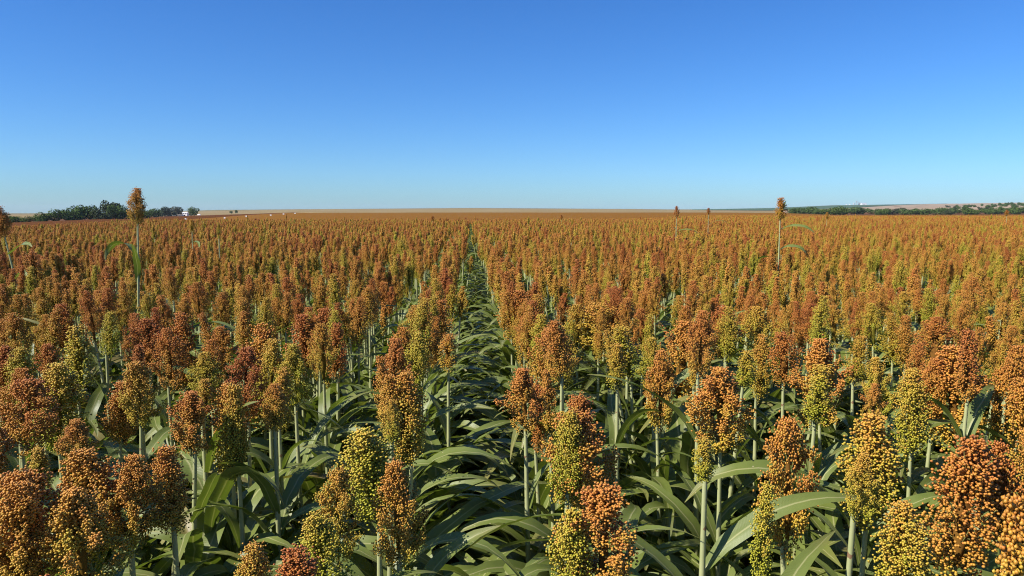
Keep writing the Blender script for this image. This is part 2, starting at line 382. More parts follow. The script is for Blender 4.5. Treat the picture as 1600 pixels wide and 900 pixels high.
FORMS = ('compact', 'slender', 'open')
HI, MID = {}, {}
for fi, f in enumerate(FORMS):
    HI[f] = []
    for k in range(4 if f != 'slender' else 3):
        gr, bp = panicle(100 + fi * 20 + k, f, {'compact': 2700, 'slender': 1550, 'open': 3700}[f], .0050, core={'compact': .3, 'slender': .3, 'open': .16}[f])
        HI[f].append((mesh('grains', gr), mesh('panicle', bp)))
    MID[f] = []
    for k in range(4):
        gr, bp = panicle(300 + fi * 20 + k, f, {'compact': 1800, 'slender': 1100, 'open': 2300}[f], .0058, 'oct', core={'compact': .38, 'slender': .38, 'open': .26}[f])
        MID[f].append((mesh('grains', gr), mesh('panicle', bp[:1] + bp[1::2])))
LEAVES = []
for k in range(16):
    LEAVES.append(mesh('leaf', [leaf(500 + k, length=rnd.uniform(.48, .72), width=rnd.uniform(.064, .094), elev=rnd.uniform(48, 80), droop=rnd.uniform(85, 170), twist=rnd.uniform(-.5, .5), fold=rnd.uniform(.12, .34))]))
FLAGS = [mesh('leaf', [leaf(560 + k, length=rnd.uniform(.28, .42), width=rnd.uniform(.045, .06), elev=rnd.uniform(45, 75), droop=rnd.uniform(50, 130), twist=rnd.uniform(-.5, .5))]) for k in range(6)]
STALKS = [mesh('stalk', [stalk_part(1.0, bend=b_)]) for b_ in (.0, .012, -.012)]

# ------------------------------------------------------------------ the crop, plant by plant
ROW0, ROWS = -0.22, 0.52
def row_of(x): return int(round((x - ROW0) / ROWS))
def row_name(k):
    nth = ('first', 'second', 'third', 'fourth', 'fifth', 'sixth', 'seventh', 'eighth', 'ninth', 'tenth', 'eleventh', 'twelfth')
    return '%s row left of furrow' % nth[min(-k, 11)] if k <= 0 else '%s row right of furrow' % nth[min(k - 1, 11)]
ORD = ['first', 'second', 'third', 'fourth', 'fifth', 'sixth', 'seventh', 'eighth', 'ninth', 'tenth', 'eleventh', 'twelfth', 'thirteenth', 'fourteenth', 'fifteenth', 'sixteenth', 'seventeenth', 'eighteenth', 'nineteenth']
def nth_word(n):
    if n < 19: return ORD[n]
    tens = {2: 'twenty', 3: 'thirty', 4: 'forty'}[(n + 1) // 10]
    return tens + '-' + ORD[(n + 1) % 10 - 1] if (n + 1) % 10 else {2: 'twentieth', 3: 'thirtieth', 4: 'fortieth'}[(n + 1) // 10]

def make_plant(x, y, base_h, length, width, tint, form, hi, label, nleaf=7, name='sorghum_plant', cat='sorghum plant', group='sorghum plants in the crop rows', lean=None, z=None, gap=None, leafy=True):
    z = tz(x, y) if z is None else z
    t = thing(name, label, cat, (x, y, z), 0, group)
    lean = rnd.gauss(0, .05 if abs(x - .04) > .36 else .025) if lean is None else lean
    la = rnd.uniform(0, 6.28)
    t.rotation_euler = (lean * math.cos(la), lean * math.sin(la), 0)
    st = obj('stalk', rnd.choice(STALKS), t, rot=(0, 0, rnd.uniform(0, 6.28)), scale=(1, 1, base_h + .004))
    gm, bm = rnd.choice((HI if hi else MID)[form])
    pa = obj('panicle', bm, t, loc=(0, 0, base_h), rot=(rnd.gauss(0, .05), rnd.gauss(0, .05), rnd.uniform(0, 6.28)), scale=(width / PWF[form], width / PWF[form], length / PL))
    gr = obj('grains', gm, pa, kind='stuff'); gr['tint'] = float(tint)
    hz = base_h - (rnd.uniform(.14, .36) if gap is None else gap); az = rnd.choice((0, math.pi)) + rnd.gauss(0, .7); i = 0
    while hz > .12 and i < nleaf:
        me = rnd.choice(FLAGS) if i == 0 else rnd.choice(LEAVES)
        sc = rnd.uniform(.85, 1.15) * (.78 if i == 1 else 1)
        l = obj('leaf', me, t, loc=(.006 * math.cos(az), .006 * math.sin(az), hz), rot=(rnd.gauss(0, .12), rnd.gauss(0, .1), az), scale=(sc, sc, sc))
        l['tint'] = rnd.random()
        az += math.pi + rnd.gauss(0, .45); hz -= rnd.uniform(.07, .12); i += 1
    return t

# (u, v top, v bottom, width in px, ripeness, form) read off the photograph
HEROES = [
 (55,742,925,108,.58,'open'),(150,745,905,92,.48,'open'),(200,722,860,72,.55,'open'),(238,697,850,92,.50,'open'),(282,700,825,54,.58,'compact'),
 (278,614,708,62,.70,'open'),(40,595,702,74,.72,'open'),(10,648,765,66,.72,'open'),(100,565,685,72,.15,'open'),(132,508,605,38,.14,'slender'),
 (200,558,652,50,.42,'open'),(176,628,697,42,.56,'open'),(97,700,778,28,.20,'slender'),(230,500,575,54,.85,'open'),(275,487,602,42,.74,'compact'),
 (408,510,665,56,.60,'compact'),(362,590,722,44,.52,'compact'),(388,602,735,40,.33,'compact'),(320,592,645,22,.38,'slender'),(470,492,585,44,.86,'compact'),
 (506,485,565,48,.82,'open'),(80,478,552,36,.82,'compact'),(22,490,568,42,.55,'open'),(370,855,985,56,.36,'compact'),(456,862,990,72,.86,'compact'),
 (494,805,935,62,.06,'compact'),(528,738,885,56,.36,'open'),(588,665,802,74,.07,'compact'),(620,718,868,70,.52,'open'),(637,582,718,52,.46,'compact'),
 (612,586,680,30,.50,'slender'),(590,628,692,22,.34,'slender'),(655,512,584,30,.60,'compact'),(683,470,530,36,.64,'compact'),
 (893,618,752,56,.74,'open'),(874,650,782,46,.10,'compact'),(922,645,805,98,.60,'open'),(965,755,915,108,.64,'open'),(882,805,965,62,.07,'compact'),
 (832,578,672,60,.70,'open'),(848,512,612,58,.58,'open'),(880,528,604,40,.28,'open'),(1008,510,592,38,.12,'slender'),(1052,500,622,74,.60,'open'),
 (972,540,608,25,.35,'slender'),(1130,575,698,80,.58,'open'),(1122,540,592,25,.16,'slender'),(1100,685,752,27,.15,'slender'),(1213,740,885,28,.06,'slender'),
 (1256,668,872,76,.58,'open'),(1336,638,803,76,.27,'compact'),(1306,680,770,44,.34,'open'),(1500,688,898,86,.72,'compact'),(1424,798,965,72,.34,'compact'),
 (1594,660,825,56,.58,'open'),(1500,545,692,92,.62,'open'),(1472,500,585,62,.72,'open'),(1550,535,682,48,.62,'open'),(1426,578,705,44,.20,'compact'),
 (1376,560,655,38,.32,'open'),(1300,535,665,74,.64,'open'),(1230,520,598,42,.80,'compact'),(1248,570,655,35,.14,'slender'),(1118,475,545,46,.82,'open'),
 (1182,480,565,48,.32,'open'),(935,472,560,74,.42,'open'),(902,478,548,44,.24,'open'),(800,455,545,46,.70,'compact'),(1352,595,655,30,.60,'open'),
 (700,520,575,26,.55,'slender'),(430,600,668,34,.55,'compact'),(1620,700,850,70,.55,'open'),(-15,760,920,90,.55,'open'),
]
plants = []                                                  # (x, y, base, length, width, tint, form, depth, hero)
for (u, v0, v1, w, ti, fo) in HEROES:
    d = (EYE - rnd.uniform(1.31, 1.35)) / slope(v0)
    p0, k0 = at(u, d, v=v0); p1, k1 = at(u, d, v=v1)
    L = p0.z - p1.z; k0 = (k0 + k1) / 2
    plants.append((p1.x, p1.y, p1.z, L * 1.0, w * k0 * 1.1, max(ti - .09, .06) if ti > .3 else ti, fo, d, True))
hero_xy = np.array([(p[0], p[1]) for p in plants])
N_EXTRA = 34

# the rows: about seven plants per metre
NEAR = 3.75
field = []
g2 = np.random.default_rng(5)
rr = random.Random(21)
def rnd_tint(): return float(np.clip(rr.gauss(.51, .15) if rr.random() > .17 else rr.uniform(.06, .28), .03, .90))
RANGE = 112.0
k_lo, k_hi = -170, 185
rows_pts = []
for k in range(k_lo, k_hi + 1):
    x0 = ROW0 + k * ROWS
    y_lo = max(-2.4, (abs(x0) - 2.2) / .86)
    y_hi = RANGE
    if y_lo > y_hi: continue
    n = int((y_hi - y_lo) * 10.2)
    y = y_lo + (np.arange(n) + g2.uniform(-.42, .42, n)) / 10.2
    x = x0 + (g2.normal(-.008 if k == 0 else .008, .034, n) if k in (0, 1) else g2.normal(0, .08, n))
    keep = g2.random(n) > .04
    rows_pts.append(np.stack([x[keep], y[keep]], 1))
P = np.concatenate(rows_pts)
s_ = P[:, 0] * RGT[0] + P[:, 1] * RGT[1]; d_ = P[:, 0] * FWD[0] + P[:, 1] * FWD[1]
u_ = 800 + F_PX * s_ / np.maximum(d_ * math.cos(PITCH) + .6 * math.sin(PITCH), .05)
inframe = (d_ > .3) & (u_ > -25) & (u_ < 1625)
far_edge = np.interp(u_, [0, 160, 240, 340, 460, 1000, 1100, 1300, 1600], [46, 52, 58, 62, 62, 80, 108, 97, 95])
dh = np.full(len(P), 9.0); nr_ = np.hypot(P[:, 0], P[:, 1]) < 6
dh[nr_] = np.min(np.hypot(P[nr_][:, None, 0] - hero_xy[None, :, 0], P[nr_][:, None, 1] - hero_xy[None, :, 1]), axis=1)
extra = inframe & (d_ > 2.55) & (d_ < NEAR) & (dh > .13) & (g2.random(len(P)) < .62)
P_keep = (d_ < far_edge) & (np.hypot(P[:, 0], P[:, 1]) > .75) & (~(inframe & (d_ < NEAR)) | extra)
P, d_, u_, inframe = P[P_keep], d_[P_keep], u_[P_keep], inframe[P_keep]
order = np.argsort(np.where(inframe, d_, 1e6))
N_IND = 288 - len(plants)
ind = order[:N_IND]; rest = np.setdiff1d(np.arange(len(P)), ind)
for i in ind:
    L = rr.uniform(.20, .29); top = rr.gauss(1.33, .05)
    fo = rr.choices(FORMS, (.34, .2, .46))[0]
    w = {'compact': rr.uniform(.08, .11), 'slender': rr.uniform(.055, .075), 'open': rr.uniform(.10, .14)}[fo]
    ti = rnd_tint()
    plants.append((P[i, 0], P[i, 1], top - L, L, w, ti, fo, float(d_[i]), False))
plants.sort(key=lambda p: p[1])
count = {}
def colour_word(t): return 'yellow-green' if t < .18 else 'golden yellow' if t < .38 else 'golden orange' if t < .55 else 'orange' if t < .7 else 'rusty red'
for (x, y, bh, L, w, ti, fo, d, hero) in plants:
    k = row_of(x); n = count.get(k, 0); count[k] = n + 1
    lab = '%s %s-headed sorghum plant, %s from camera, %s' % (colour_word(ti), fo, 'nearest' if n == 0 else nth_word(n), row_name(k))
    make_plant(x, y, bh, L, w, ti, fo, d < 3.0, lab, nleaf=9 if hero else 7)

# leafy shoots without a seed head, at their real places between the near plants (they fill the canopy in the rows)
TILLER = []
for v in range(5):
    parts = [moved(stalk_part(.5, .009, .006, 6), (0, 0, 0))]
    az = rr.uniform(0, 6.28)
    for i in range(7):
        parts.append(moved(leaf(700 + v * 10 + i, length=rr.uniform(.5, .72), width=rr.uniform(.066, .092), segs=9, elev=rr.uniform(40, 70), droop=rr.uniform(80, 160), twist=rr.uniform(-.5, .5)), (0, 0, .60 - i * .07), az))
        az += math.pi + rr.gauss(0, .5)
    TILLER.append(mesh('leafy_shoot', parts))
# whole plants for the rest of the crop, three levels of detail
def whole(seed, ng, dia, nleaf, segs, across, form, core, sides=5):
    q = random.Random(seed)
    L = q.uniform(.22, .28); top = 1.33; bh = top - L
    w = {'compact': q.uniform(.072, .098), 'slender': q.uniform(.05, .068), 'open': q.uniform(.085, .125)}[form]
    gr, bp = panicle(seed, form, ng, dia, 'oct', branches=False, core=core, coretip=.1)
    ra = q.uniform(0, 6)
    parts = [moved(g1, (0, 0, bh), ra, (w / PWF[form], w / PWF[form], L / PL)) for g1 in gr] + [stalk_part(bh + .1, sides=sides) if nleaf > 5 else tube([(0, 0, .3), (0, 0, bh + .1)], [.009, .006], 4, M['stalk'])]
    hz, az = bh - q.uniform(.16, .36), q.choice((0, math.pi)) + q.gauss(0, .6)
    for i in range(nleaf):
        parts.append(moved(leaf(seed * 20 + i, length=q.uniform(.48, .7) if i > 1 else (.34, .48)[i], width=q.uniform(.058, .08) if i else .05, segs=segs, across=across, elev=q.uniform(40, 68), droop=q.uniform(80, 160), twist=q.uniform(-.5, .5)), (0, 0, hz), az))
        az += math.pi + q.gauss(0, .45); hz -= q.uniform(.08, .13)
    return parts
protos = bpy.data.collections.new('crop_sources')
src = []
def add_src(me):
    o = bpy.data.objects.new('crop_source_%03d' % len(src), me); protos.objects.link(o); src.append(o); return len(src) - 1
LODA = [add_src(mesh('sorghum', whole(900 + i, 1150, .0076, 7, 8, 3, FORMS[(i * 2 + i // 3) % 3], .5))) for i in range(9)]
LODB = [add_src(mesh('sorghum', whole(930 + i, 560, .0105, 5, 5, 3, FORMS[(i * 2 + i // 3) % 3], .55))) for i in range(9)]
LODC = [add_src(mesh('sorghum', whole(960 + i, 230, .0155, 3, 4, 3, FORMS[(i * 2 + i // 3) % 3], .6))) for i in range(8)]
TIL = [add_src(me) for me in TILLER]

def gn_instancer(name, label, cat, pts, idx, rot, scl, tint):
    me = bpy.data.meshes.new(name); me.vertices.add(len(pts)); me.vertices.foreach_set('co', np.asarray(pts, np.float32).ravel())
    a = me.attributes.new('pick', 'INT', 'POINT'); a.data.foreach_set('value', np.asarray(idx, np.int32))
    a = me.attributes.new('turn', 'FLOAT_VECTOR', 'POINT'); a.data.foreach_set('vector', np.asarray(rot, np.float32).ravel())
    a = me.attributes.new('size', 'FLOAT_VECTOR', 'POINT'); a.data.foreach_set('vector', np.asarray(scl, np.float32).ravel())
    a = me.attributes.new('tint', 'FLOAT', 'POINT'); a.data.foreach_set('value', np.asarray(tint, np.float32))
    o = obj(name, me, kind='stuff'); o['label'] = label; o['category'] = cat
    ng = bpy.data.node_groups.new(name, 'GeometryNodeTree')
    ng.interface.new_socket('Geometry', in_out='INPUT', socket_type='NodeSocketGeometry'); ng.interface.new_socket('Geometry', in_out='OUTPUT', socket_type='NodeSocketGeometry')
    gi, go = ng.nodes.new('NodeGroupInput'), ng.nodes.new('NodeGroupOutput')
    ci = ng.nodes.new('GeometryNodeCollectionInfo'); ci.inputs['Collection'].default_value = protos; ci.inputs['Separate Children'].default_value = True; ci.inputs['Reset Children'].default_value = True
    ip = ng.nodes.new('GeometryNodeInstanceOnPoints'); ip.inputs['Pick Instance'].default_value = True
    def na(n, ty):
        q = ng.nodes.new('GeometryNodeInputNamedAttribute'); q.data_type = ty; q.inputs['Name'].default_value = n
        return next(s for s in q.outputs if s.enabled and s.name == 'Attribute')
    lk = ng.links.new
    lk(gi.outputs[0], ip.inputs['Points']); lk(ci.outputs[0], ip.inputs['Instance']); lk(na('pick', 'INT'), ip.inputs['Instance Index'])
    lk(na('turn', 'FLOAT_VECTOR'), ip.inputs['Rotation']); lk(na('size', 'FLOAT_VECTOR'), ip.inputs['Scale']); lk(ip.outputs[0], go.inputs[0])
    md = o.modifiers.new('crop', 'NODES'); md.node_group = ng
    return o
Q = P[rest]; dq = d_[rest]; n = len(Q)
rq = np.random.default_rng(77)
lod = np.where(dq < 13, 0, np.where(dq < 34, 1, 2)) + (rq.random(n) < .12) * (dq < 40)
lod = np.clip(lod, 0, 2)
pick = np.where(lod == 0, rq.choice(LODA, n), np.where(lod == 1, rq.choice(LODB, n), rq.choice(LODC, n)))
low = rq.normal(0, .07, n)
tall = (rq.random(n) < .004) & (dq > 9)
sz = np.stack([np.ones(n), np.ones(n), 1 + low * .75 + tall * rq.uniform(.08, .2, n)], 1)
lowf = np.sin(Q[:, 0] * .9 + np.sin(Q[:, 1] * .35) * 2) * .05 + np.sin(Q[:, 1] * 1.3 + Q[:, 0] * .4) * .05
tin = np.clip(np.where(rq.random(n) < .16, rq.uniform(.08, .3, n), rq.normal(.48, .15, n)) + lowf, .03, .90)
edge_row = np.abs(Q[:, 0] - .04) < .36
rot = np.stack([rq.normal(0, .07, n), rq.normal(0, .07, n) * np.where(edge_row, .35, 1), np.where(rq.random(n) < .5, 0, math.pi) + rq.normal(0, .8, n)], 1)
pts = np.stack([Q[:, 0], Q[:, 1], terrain_z(Q[:, 0], Q[:, 1])], 1)
gn_instancer('sorghum_crop', 'dense orange brown sorghum crop filling the field behind the near plants', 'sorghum crop', pts, pick, rot, sz, tin)
# headless shoots within the first metres of the rows
tp = []
for k in range(-12, 14):
    x0 = ROW0 + k * ROWS
    yy = -2.0
    while yy < 6.5:
        yy += rr.uniform(.10, .20)
        if abs(x0) * .9 - 2.0 < yy and math.hypot(x0, yy) > .7: tp.append((x0 + rr.gauss(0, .05), yy))
tp = np.array(tp); n = len(tp)
gn_instancer('sorghum_undergrowth', 'dark green headless sorghum shoots and leaves between the near stalks', 'sorghum leaves',
    np.stack([tp[:, 0], tp[:, 1], terrain_z(tp[:, 0], tp[:, 1])], 1), rq.choice(TIL, n),
    np.stack([rq.normal(0, .06, n), rq.normal(0, .06, n), rq.uniform(0, 6.28, n)], 1), np.stack([np.ones(n)] * 2 + [rq.uniform(.8, 1.12, n)], 1), rq.random(n))

# ------------------------------------------------------------------ ground and far fields
az_f = np.radians(np.arange(-42, 42.01, .3)); az_b = np.radians(np.arange(45, 316, 4.0))
azs = np.concatenate([az_f, az_b]); rs = np.concatenate([[.2], np.geomspace(1.0, 8600, 80)])
A, R_ = np.meshgrid(azs, rs, indexing='ij')
X = R_ * np.sin(A + YAW); Y = R_ * np.cos(A + YAW); Z = terrain_z(X, Y)
na_, nr = A.shape
idx = np.arange(na_ * nr).reshape(na_, nr)
nx = np.roll(idx, -1, 0)
Fg = np.stack([idx[:, :-1], idx[:, 1:], nx[:, 1:], nx[:, :-1]], -1).reshape(-1, 4)[:, ::-1]
obj('ground', mesh('ground', [(np.stack([X, Y, Z], -1).reshape(-1, 3), Fg, M['soil'], {})]), kind='structure')
def sheet(name, ulist, near, far, off, m, nd=14, kind='structure', thick=None):
    us = np.arange(ulist[0], ulist[-1] + 1, 12.0)
    n0 = np.interp(us, ulist, near); n1 = np.interp(us, ulist, far)
    t = np.linspace(0, 1, nd + 1)
    D = np.exp(np.log(n0)[:, None] * (1 - t) + np.log(n1)[:, None] * t)
    s = (us[:, None] - 800) / F_PX * D
    X = s * RGT[0] + D * FWD[0]; Y = s * RGT[1] + D * FWD[1]; Z = terrain_z(X, Y) + off
    a, b2 = X.shape; ii = np.arange(a * b2).reshape(a, b2)
    Fq = np.stack([ii[:-1, :-1], ii[1:, :-1], ii[1:, 1:], ii[:-1, 1:]], -1).reshape(-1, 4)
    V = np.stack([X, Y, Z], -1).reshape(-1, 3)
    edge = np.concatenate([ii[:, 0], ii[-1, 1:], ii[-2::-1, -1], ii[0, -2:0:-1]])   # a skirt down to the ground
    V2 = V[edge].copy(); V2[:, 2] -= off + .3
    ne = len(edge); e2 = np.arange(ne) + len(V); nxt = np.roll(np.arange(ne), -1)
    Fs = np.stack([edge, e2, e2[nxt], edge[nxt]], -1)
    return obj(name, mesh(name, [(np.concatenate([V, V2]), np.concatenate([Fq, Fs]), m, {})]), kind=kind)
sheet('far_field', [200, 260, 300, 340, 460, 560, 1100, 1180, 1240, 1900], [46, 52, 56, 60, 60, 60, 90, 95, 92, 90], [120, 170, 225, 300, 600, 600, 600, 520, 620, 620], 1.22, M['canopy'], 22)
sheet('red_field', [-500, 0, 160, 240, 340, 460, 520], [300, 300, 240, 230, 330, 640, 640], [380, 390, 430, 860, 900, 960, 660], .75, M['red'], 12)
sheet('dirt_track', [240, 340, 460, 560, 1100, 1215], [900, 920, 970, 640, 640, 600], [960, 1000, 1010, 720, 720, 680], .25, M['track'], 3)
sheet('dry_field', [-700, 100, 240, 340, 460, 560, 1100, 1230], [700, 800, 1000, 1010, 1020, 730, 730, 690], [2300, 2300, 2400, 2500, 2400, 2400, 2200, 1700], .30, M['tan'], 10)
sheet('olive_field', [-700, 240, 460, 735, 1000, 1120], [2400, 2500, 2450, 2450, 2450, 2300], [6200, 6200, 6200, 6200, 6200, 6200], .30, M['olive'], 8)
sheet('green_field', [1080, 1200, 1300, 1380, 1480], [2600, 2200, 2200, 2900, 3850], [6200, 6200, 6200, 6200, 6200], .6, M['green'], 10)
sheet('bare_field', [1215, 1300, 1380, 1480, 1600, 2200], [1000, 1000, 1000, 1000, 1000, 1000], [2000, 2150, 2850, 3900, 5200, 5200], .3, M['pink'], 12)

# ------------------------------------------------------------------ tall stray sorghum plants above the crop
def stray(u, v0, v1, w, d, tint, form, label, leaves=(), lean=0., hi=True):
    p0, k0 = at(u, d, v=v0); p1, k1 = at(u, d, v=v1); L = p0.z - p1.z
    z = tz(p1.x, p1.y)
    t = thing('tall_sorghum_plant', label, 'sorghum plant', (p1.x - lean * (p1.z - z) * RGT[0], p1.y, z), 0, 'tall stray sorghum plants above the crop')
    bh = p1.z - z
    t.rotation_euler = (0, math.atan(lean), 0)
    obj('stalk', STALKS[0], t, scale=(1.0, 1.0, bh + .004))
    gm, bm = (HI if hi else MID)[form][0 if hi else 1]
    pa = obj('panicle', bm, t, loc=(0, 0, bh), rot=(0, 0, rnd.uniform(0, 6)), scale=(w * k0 / PWF[form], w * k0 / PWF[form], L / PL))
    g_ = obj('grains', gm, pa, kind='stuff'); g_['tint'] = tint
    for (dz, az, ln, wd, el, dr) in leaves:
        obj('leaf', mesh('leaf', [leaf(rnd.randrange(9999), length=ln, width=wd, elev=el, droop=dr, twist=.9)]), t, loc=(0, 0, bh - dz), rot=(0, 0, az))
    for i in range(4):
        az = rnd.uniform(0, 6.28)
        obj('leaf', rnd.choice(LEAVES), t, loc=(0, 0, .85 - .12 * i), rot=(0, 0, az))
    return t
stray(215, 294, 347, 25, 5.0, .50, 'compact', 'tallest stray sorghum plant with brown head, curled leaf on its stalk, beside the far trees', ((.26, 2.75, .36, .075, 70, 195), (.60, -.5, .36, .085, -10, 95), (.40, -1.2, .30, .05, 80, 40), (.66, 2.5, .5, .08, 50, 120)), lean=.04)
stray(6, 318, 364, 26, 7.0, .72, 'compact', 'leaning stray sorghum plant with brown head at the left edge of the view', ((.18, -.3, .46, .07, 25, 60), (.42, -.4, .34, .08, 30, 80)), lean=-.17)
stray(1219, 309, 341, 16, 8.4, .55, 'slender', 'tall stray sorghum plant with narrow brown head and drooping leaves before the right tree line', ((.02, .3, .22, .045, 84, 6), (.13, -.35, .40, .075, 25, 80), (.36, -.3, .34, .085, 30, 100), (.5, 2.6, .3, .07, 40, 110)))
stray(1057, 322, 339, 9, 15.5, .85, 'open', 'dark stray sorghum head standing just above the horizon right of the furrow', ((.30, -.2, .5, .05, 20, 70), (.26, 2.0, .15, .06, 40, 60)), hi=False)
stray(1107, 325, 335, 6, 20, .8, 'slender', 'thin stray sorghum plant on the horizon where the green hill begins', ((.3, -.1, .6, .05, 40, 90),), hi=False)
stray(300, 343, 362, 10, 11, .35, 'slender', 'short olive stray sorghum plant with dark leaf below the white farmhouse', ((.15, -.5, .35, .05, 10, 80),), hi=False)
stray(342, 347, 372, 7, 9.5, .2, 'slender', 'slender green stray sorghum plant just right of the farmhouse', (), hi=False)
stray(676, 337, 345, 6, 31, .7, 'compact', 'small dark stray sorghum plant left of the end of the furrow', ((.25, 0, .4, .09, 30, 120),), hi=False)
stray(877, 336, 343, 5, 34, .7, 'slender', 'small dark stray sorghum head right of the end of the furrow', (), hi=False)
stray(1292, 332, 342, 6, 30, .50, 'compact', 'orange stray sorghum head in front of the right tree line', (), hi=False)
stray(1573, 328, 337, 6, 32, .7, 'compact', 'rusty stray sorghum head in front of the bushy hillside', (), hi=False)
stray(1533, 396, 420, 9, 6.6, .3, 'slender', 'stray sorghum plant with an upright leaf blade rising above its head', ((-.02, 1.6, .20, .03, 86, 4),), hi=False)

# ------------------------------------------------------------------ trees
def crown_parts(seed, w, h, z0, m, n, lobes=7, leafs=.75):
    g = np.random.default_rng(seed)
    c = np.stack([g.uniform(-.34, .34, lobes) * w, g.uniform(-.34, .34, lobes) * w, z0 + h * (.30 + g.uniform(-.14, .36, lobes))], 1)
    rad = np.stack([g.uniform(.20, .34, lobes) * w, g.uniform(.20, .34, lobes) * w, g.uniform(.20, .34, lobes) * h], 1)
    which = g.integers(0, lobes, n); dv = g.normal(0, 1, (n, 3)); dv /= np.linalg.norm(dv, axis=1)[:, None]
    rr_ = g.uniform(.45, 1.08, n) ** .5
    p = c[which] + dv * rad[which] * rr_[:, None]
    p[:, 2] = np.maximum(p[:, 2], g.uniform(0, .9, n))
    nr_ = dv + g.normal(0, .7, (n, 3)) + np.array([0, 0, .4]); nr_ /= np.linalg.norm(nr_, axis=1)[:, None]
    a = np.cross(nr_, g.normal(0, 1, (n, 3))); a /= np.linalg.norm(a, axis=1)[:, None]; b_ = np.cross(nr_, a)
    s = leafs * g.uniform(.6, 1.4, n)
    V = np.stack([p - a * s[:, None], p - b_ * s[:, None] * .6, p + a * s[:, None], p + b_ * s[:, None] * .6 + nr_ * (.25 * s[:, None])], 1)
    return (V.reshape(-1, 3), np.arange(4 * n).reshape(n, 4), m, {})
CROWN = []
for k in range(8):
    mm = M['foliage%d' % (0, 1, 0, 2, 1, 0, 3, 2)[k]]
    w, h = ((12, 8), (10, 7), (14, 8), (9, 9), (11, 7), (10, 9), (12, 7), (8, 6))[k]
    cp = crown_parts(40 + k, w, h, .5, mm, 1500, 8 + k % 4, .42)
    ext = cp[0].max(0) - cp[0].min(0); h = cp[0][:, 2].max(); w = .5 * (ext[0] + ext[1])
    cr = mesh('crown', [cp], smooth=False)
    tp_ = [tube([(0, 0, -.4), (.1, 0, 1.8), (.2, .1, h * .6)], [.35, .26, .1], 6, M['bark'])]
    for q in range(3):
        a_ = q * 2.1 + k
        tp_.append(tube([(.1, 0, 1.6), (math.cos(a_) * w * .14, math.sin(a_) * w * .14, h * .45), (math.cos(a_) * w * .28, math.sin(a_) * w * .28, h * .7)], [.16, .11, .04], 5, M['bark']))
    CROWN.append((cr, mesh('trunk', tp_), w, h))
def tree(u, d, wpx, hpx, kind, label, group, sink=0):
    q, k = at(u, d, z=0); z = tz(q.x, q.y)
    cr, tk, w, h = CROWN[kind]
    t = thing('tree', label, 'tree', (q.x, q.y, z - sink), rnd.uniform(0, 6.28), group)
    sx, sz_ = wpx * k / w, hpx * k / h
    obj('trunk', tk, t, scale=(sx, sx, sz_)); obj('crown', cr, t, scale=(sx, sx, sz_))
    return t
LEFT = [  # u, depth, width, height in px
 (-30, 400, 40, 16, 4), (5, 400, 34, 15, 1), (30, 400, 30, 12, 4), (52, 405, 28, 13, 2), (72, 410, 26, 17, 1), (92, 415, 30, 21, 0), (112, 425, 30, 20, 0), (126, 440, 34, 26, 5), (146, 445, 32, 25, 0), (158, 430, 26, 18, 3),
 (173, 450, 30, 32, 7), (188, 445, 30, 25, 0), (204, 450, 30, 20, 2), (224, 520, 26, 16, 1), (240, 700, 20, 16, 0)]
words_l = ['pale', 'low', 'shrubby', 'spreading', 'bushy', 'round', 'dense', 'tall dark', 'broad dark', 'squat', 'tallest airy', 'thick', 'wide', 'light green', 'small dark']
for i, (u, d, w, h, kd) in enumerate(LEFT):
    tree(u, d, w * 1.12, h * 1.0, kd, '%s tree in the left grove, %s from its left end' % (words_l[i], ORD[i]), 'trees in the left grove')
tree(262, 880, 30, 17, 3, 'grey-green flat-topped tree left of the white farmhouse', 'trees around the farmhouse')
tree(248, 900, 22, 13, 0, 'dark low tree behind the pale bales left of the farmhouse', 'trees around the farmhouse')
tree(275, 930, 22, 16, 6, 'dark umbrella-shaped tree beside the small shed', 'trees around the farmhouse')
tree(303, 940, 20, 15, 1, 'round green tree just right of the white farmhouse', 'trees around the farmhouse')
tree(362, 1300, 6, 4.5, 0, 'small dark bush by the pale track right of the farmhouse', 'bushes on the dry field')
tree(369, 1320, 5, 6, 0, 'tiny upright bush on the dry field beside another bush', 'bushes on the dry field')
rt = random.Random(4)
u = 1236; i = 0
RT = []
while u < 1660:
    w = rt.uniform(17, 34); h = rt.uniform(8.8, 12.2) * (1 if u < 1440 else .92)
    if 1296 < u < 1325: w, h = 30, 14.5
    if 1335 < u < 1358: h = 10.5
    RT.append((u, rt.uniform(640, 760), w, h, rt.choice((0, 0, 2, 5, 1, 3, 0)) if not 1296 < u < 1325 else 1)); u += w * rt.uniform(.5, .72)
for i, (u, d, w, h, kd) in enumerate(RT):
    c = ('dark green', 'bright green', 'dark broad', 'grey-green', 'green', 'dark round', 'brownish', 'dull')[kd]
    tree(u, d, w * 1.1, h * 1.05, kd, '%s tree in the right tree line, %s from its left end' % (c, nth_word(i)), 'trees of the right tree line')
for i in range(90):
    u = 1425 + 215 * rt.random() ** .8; d = rt.uniform(820, 1560)
    if u < 1480 and d > 1000: continue
    tree(u, d, rt.uniform(6, 13) * 900 / d, rt.uniform(5, 8.0) * 900 / d, rt.choice((0, 0, 2, 3, 5)), 'dark scrub tree among many on the distant right hillside', 'scrub trees on the right hillside', sink=.5)

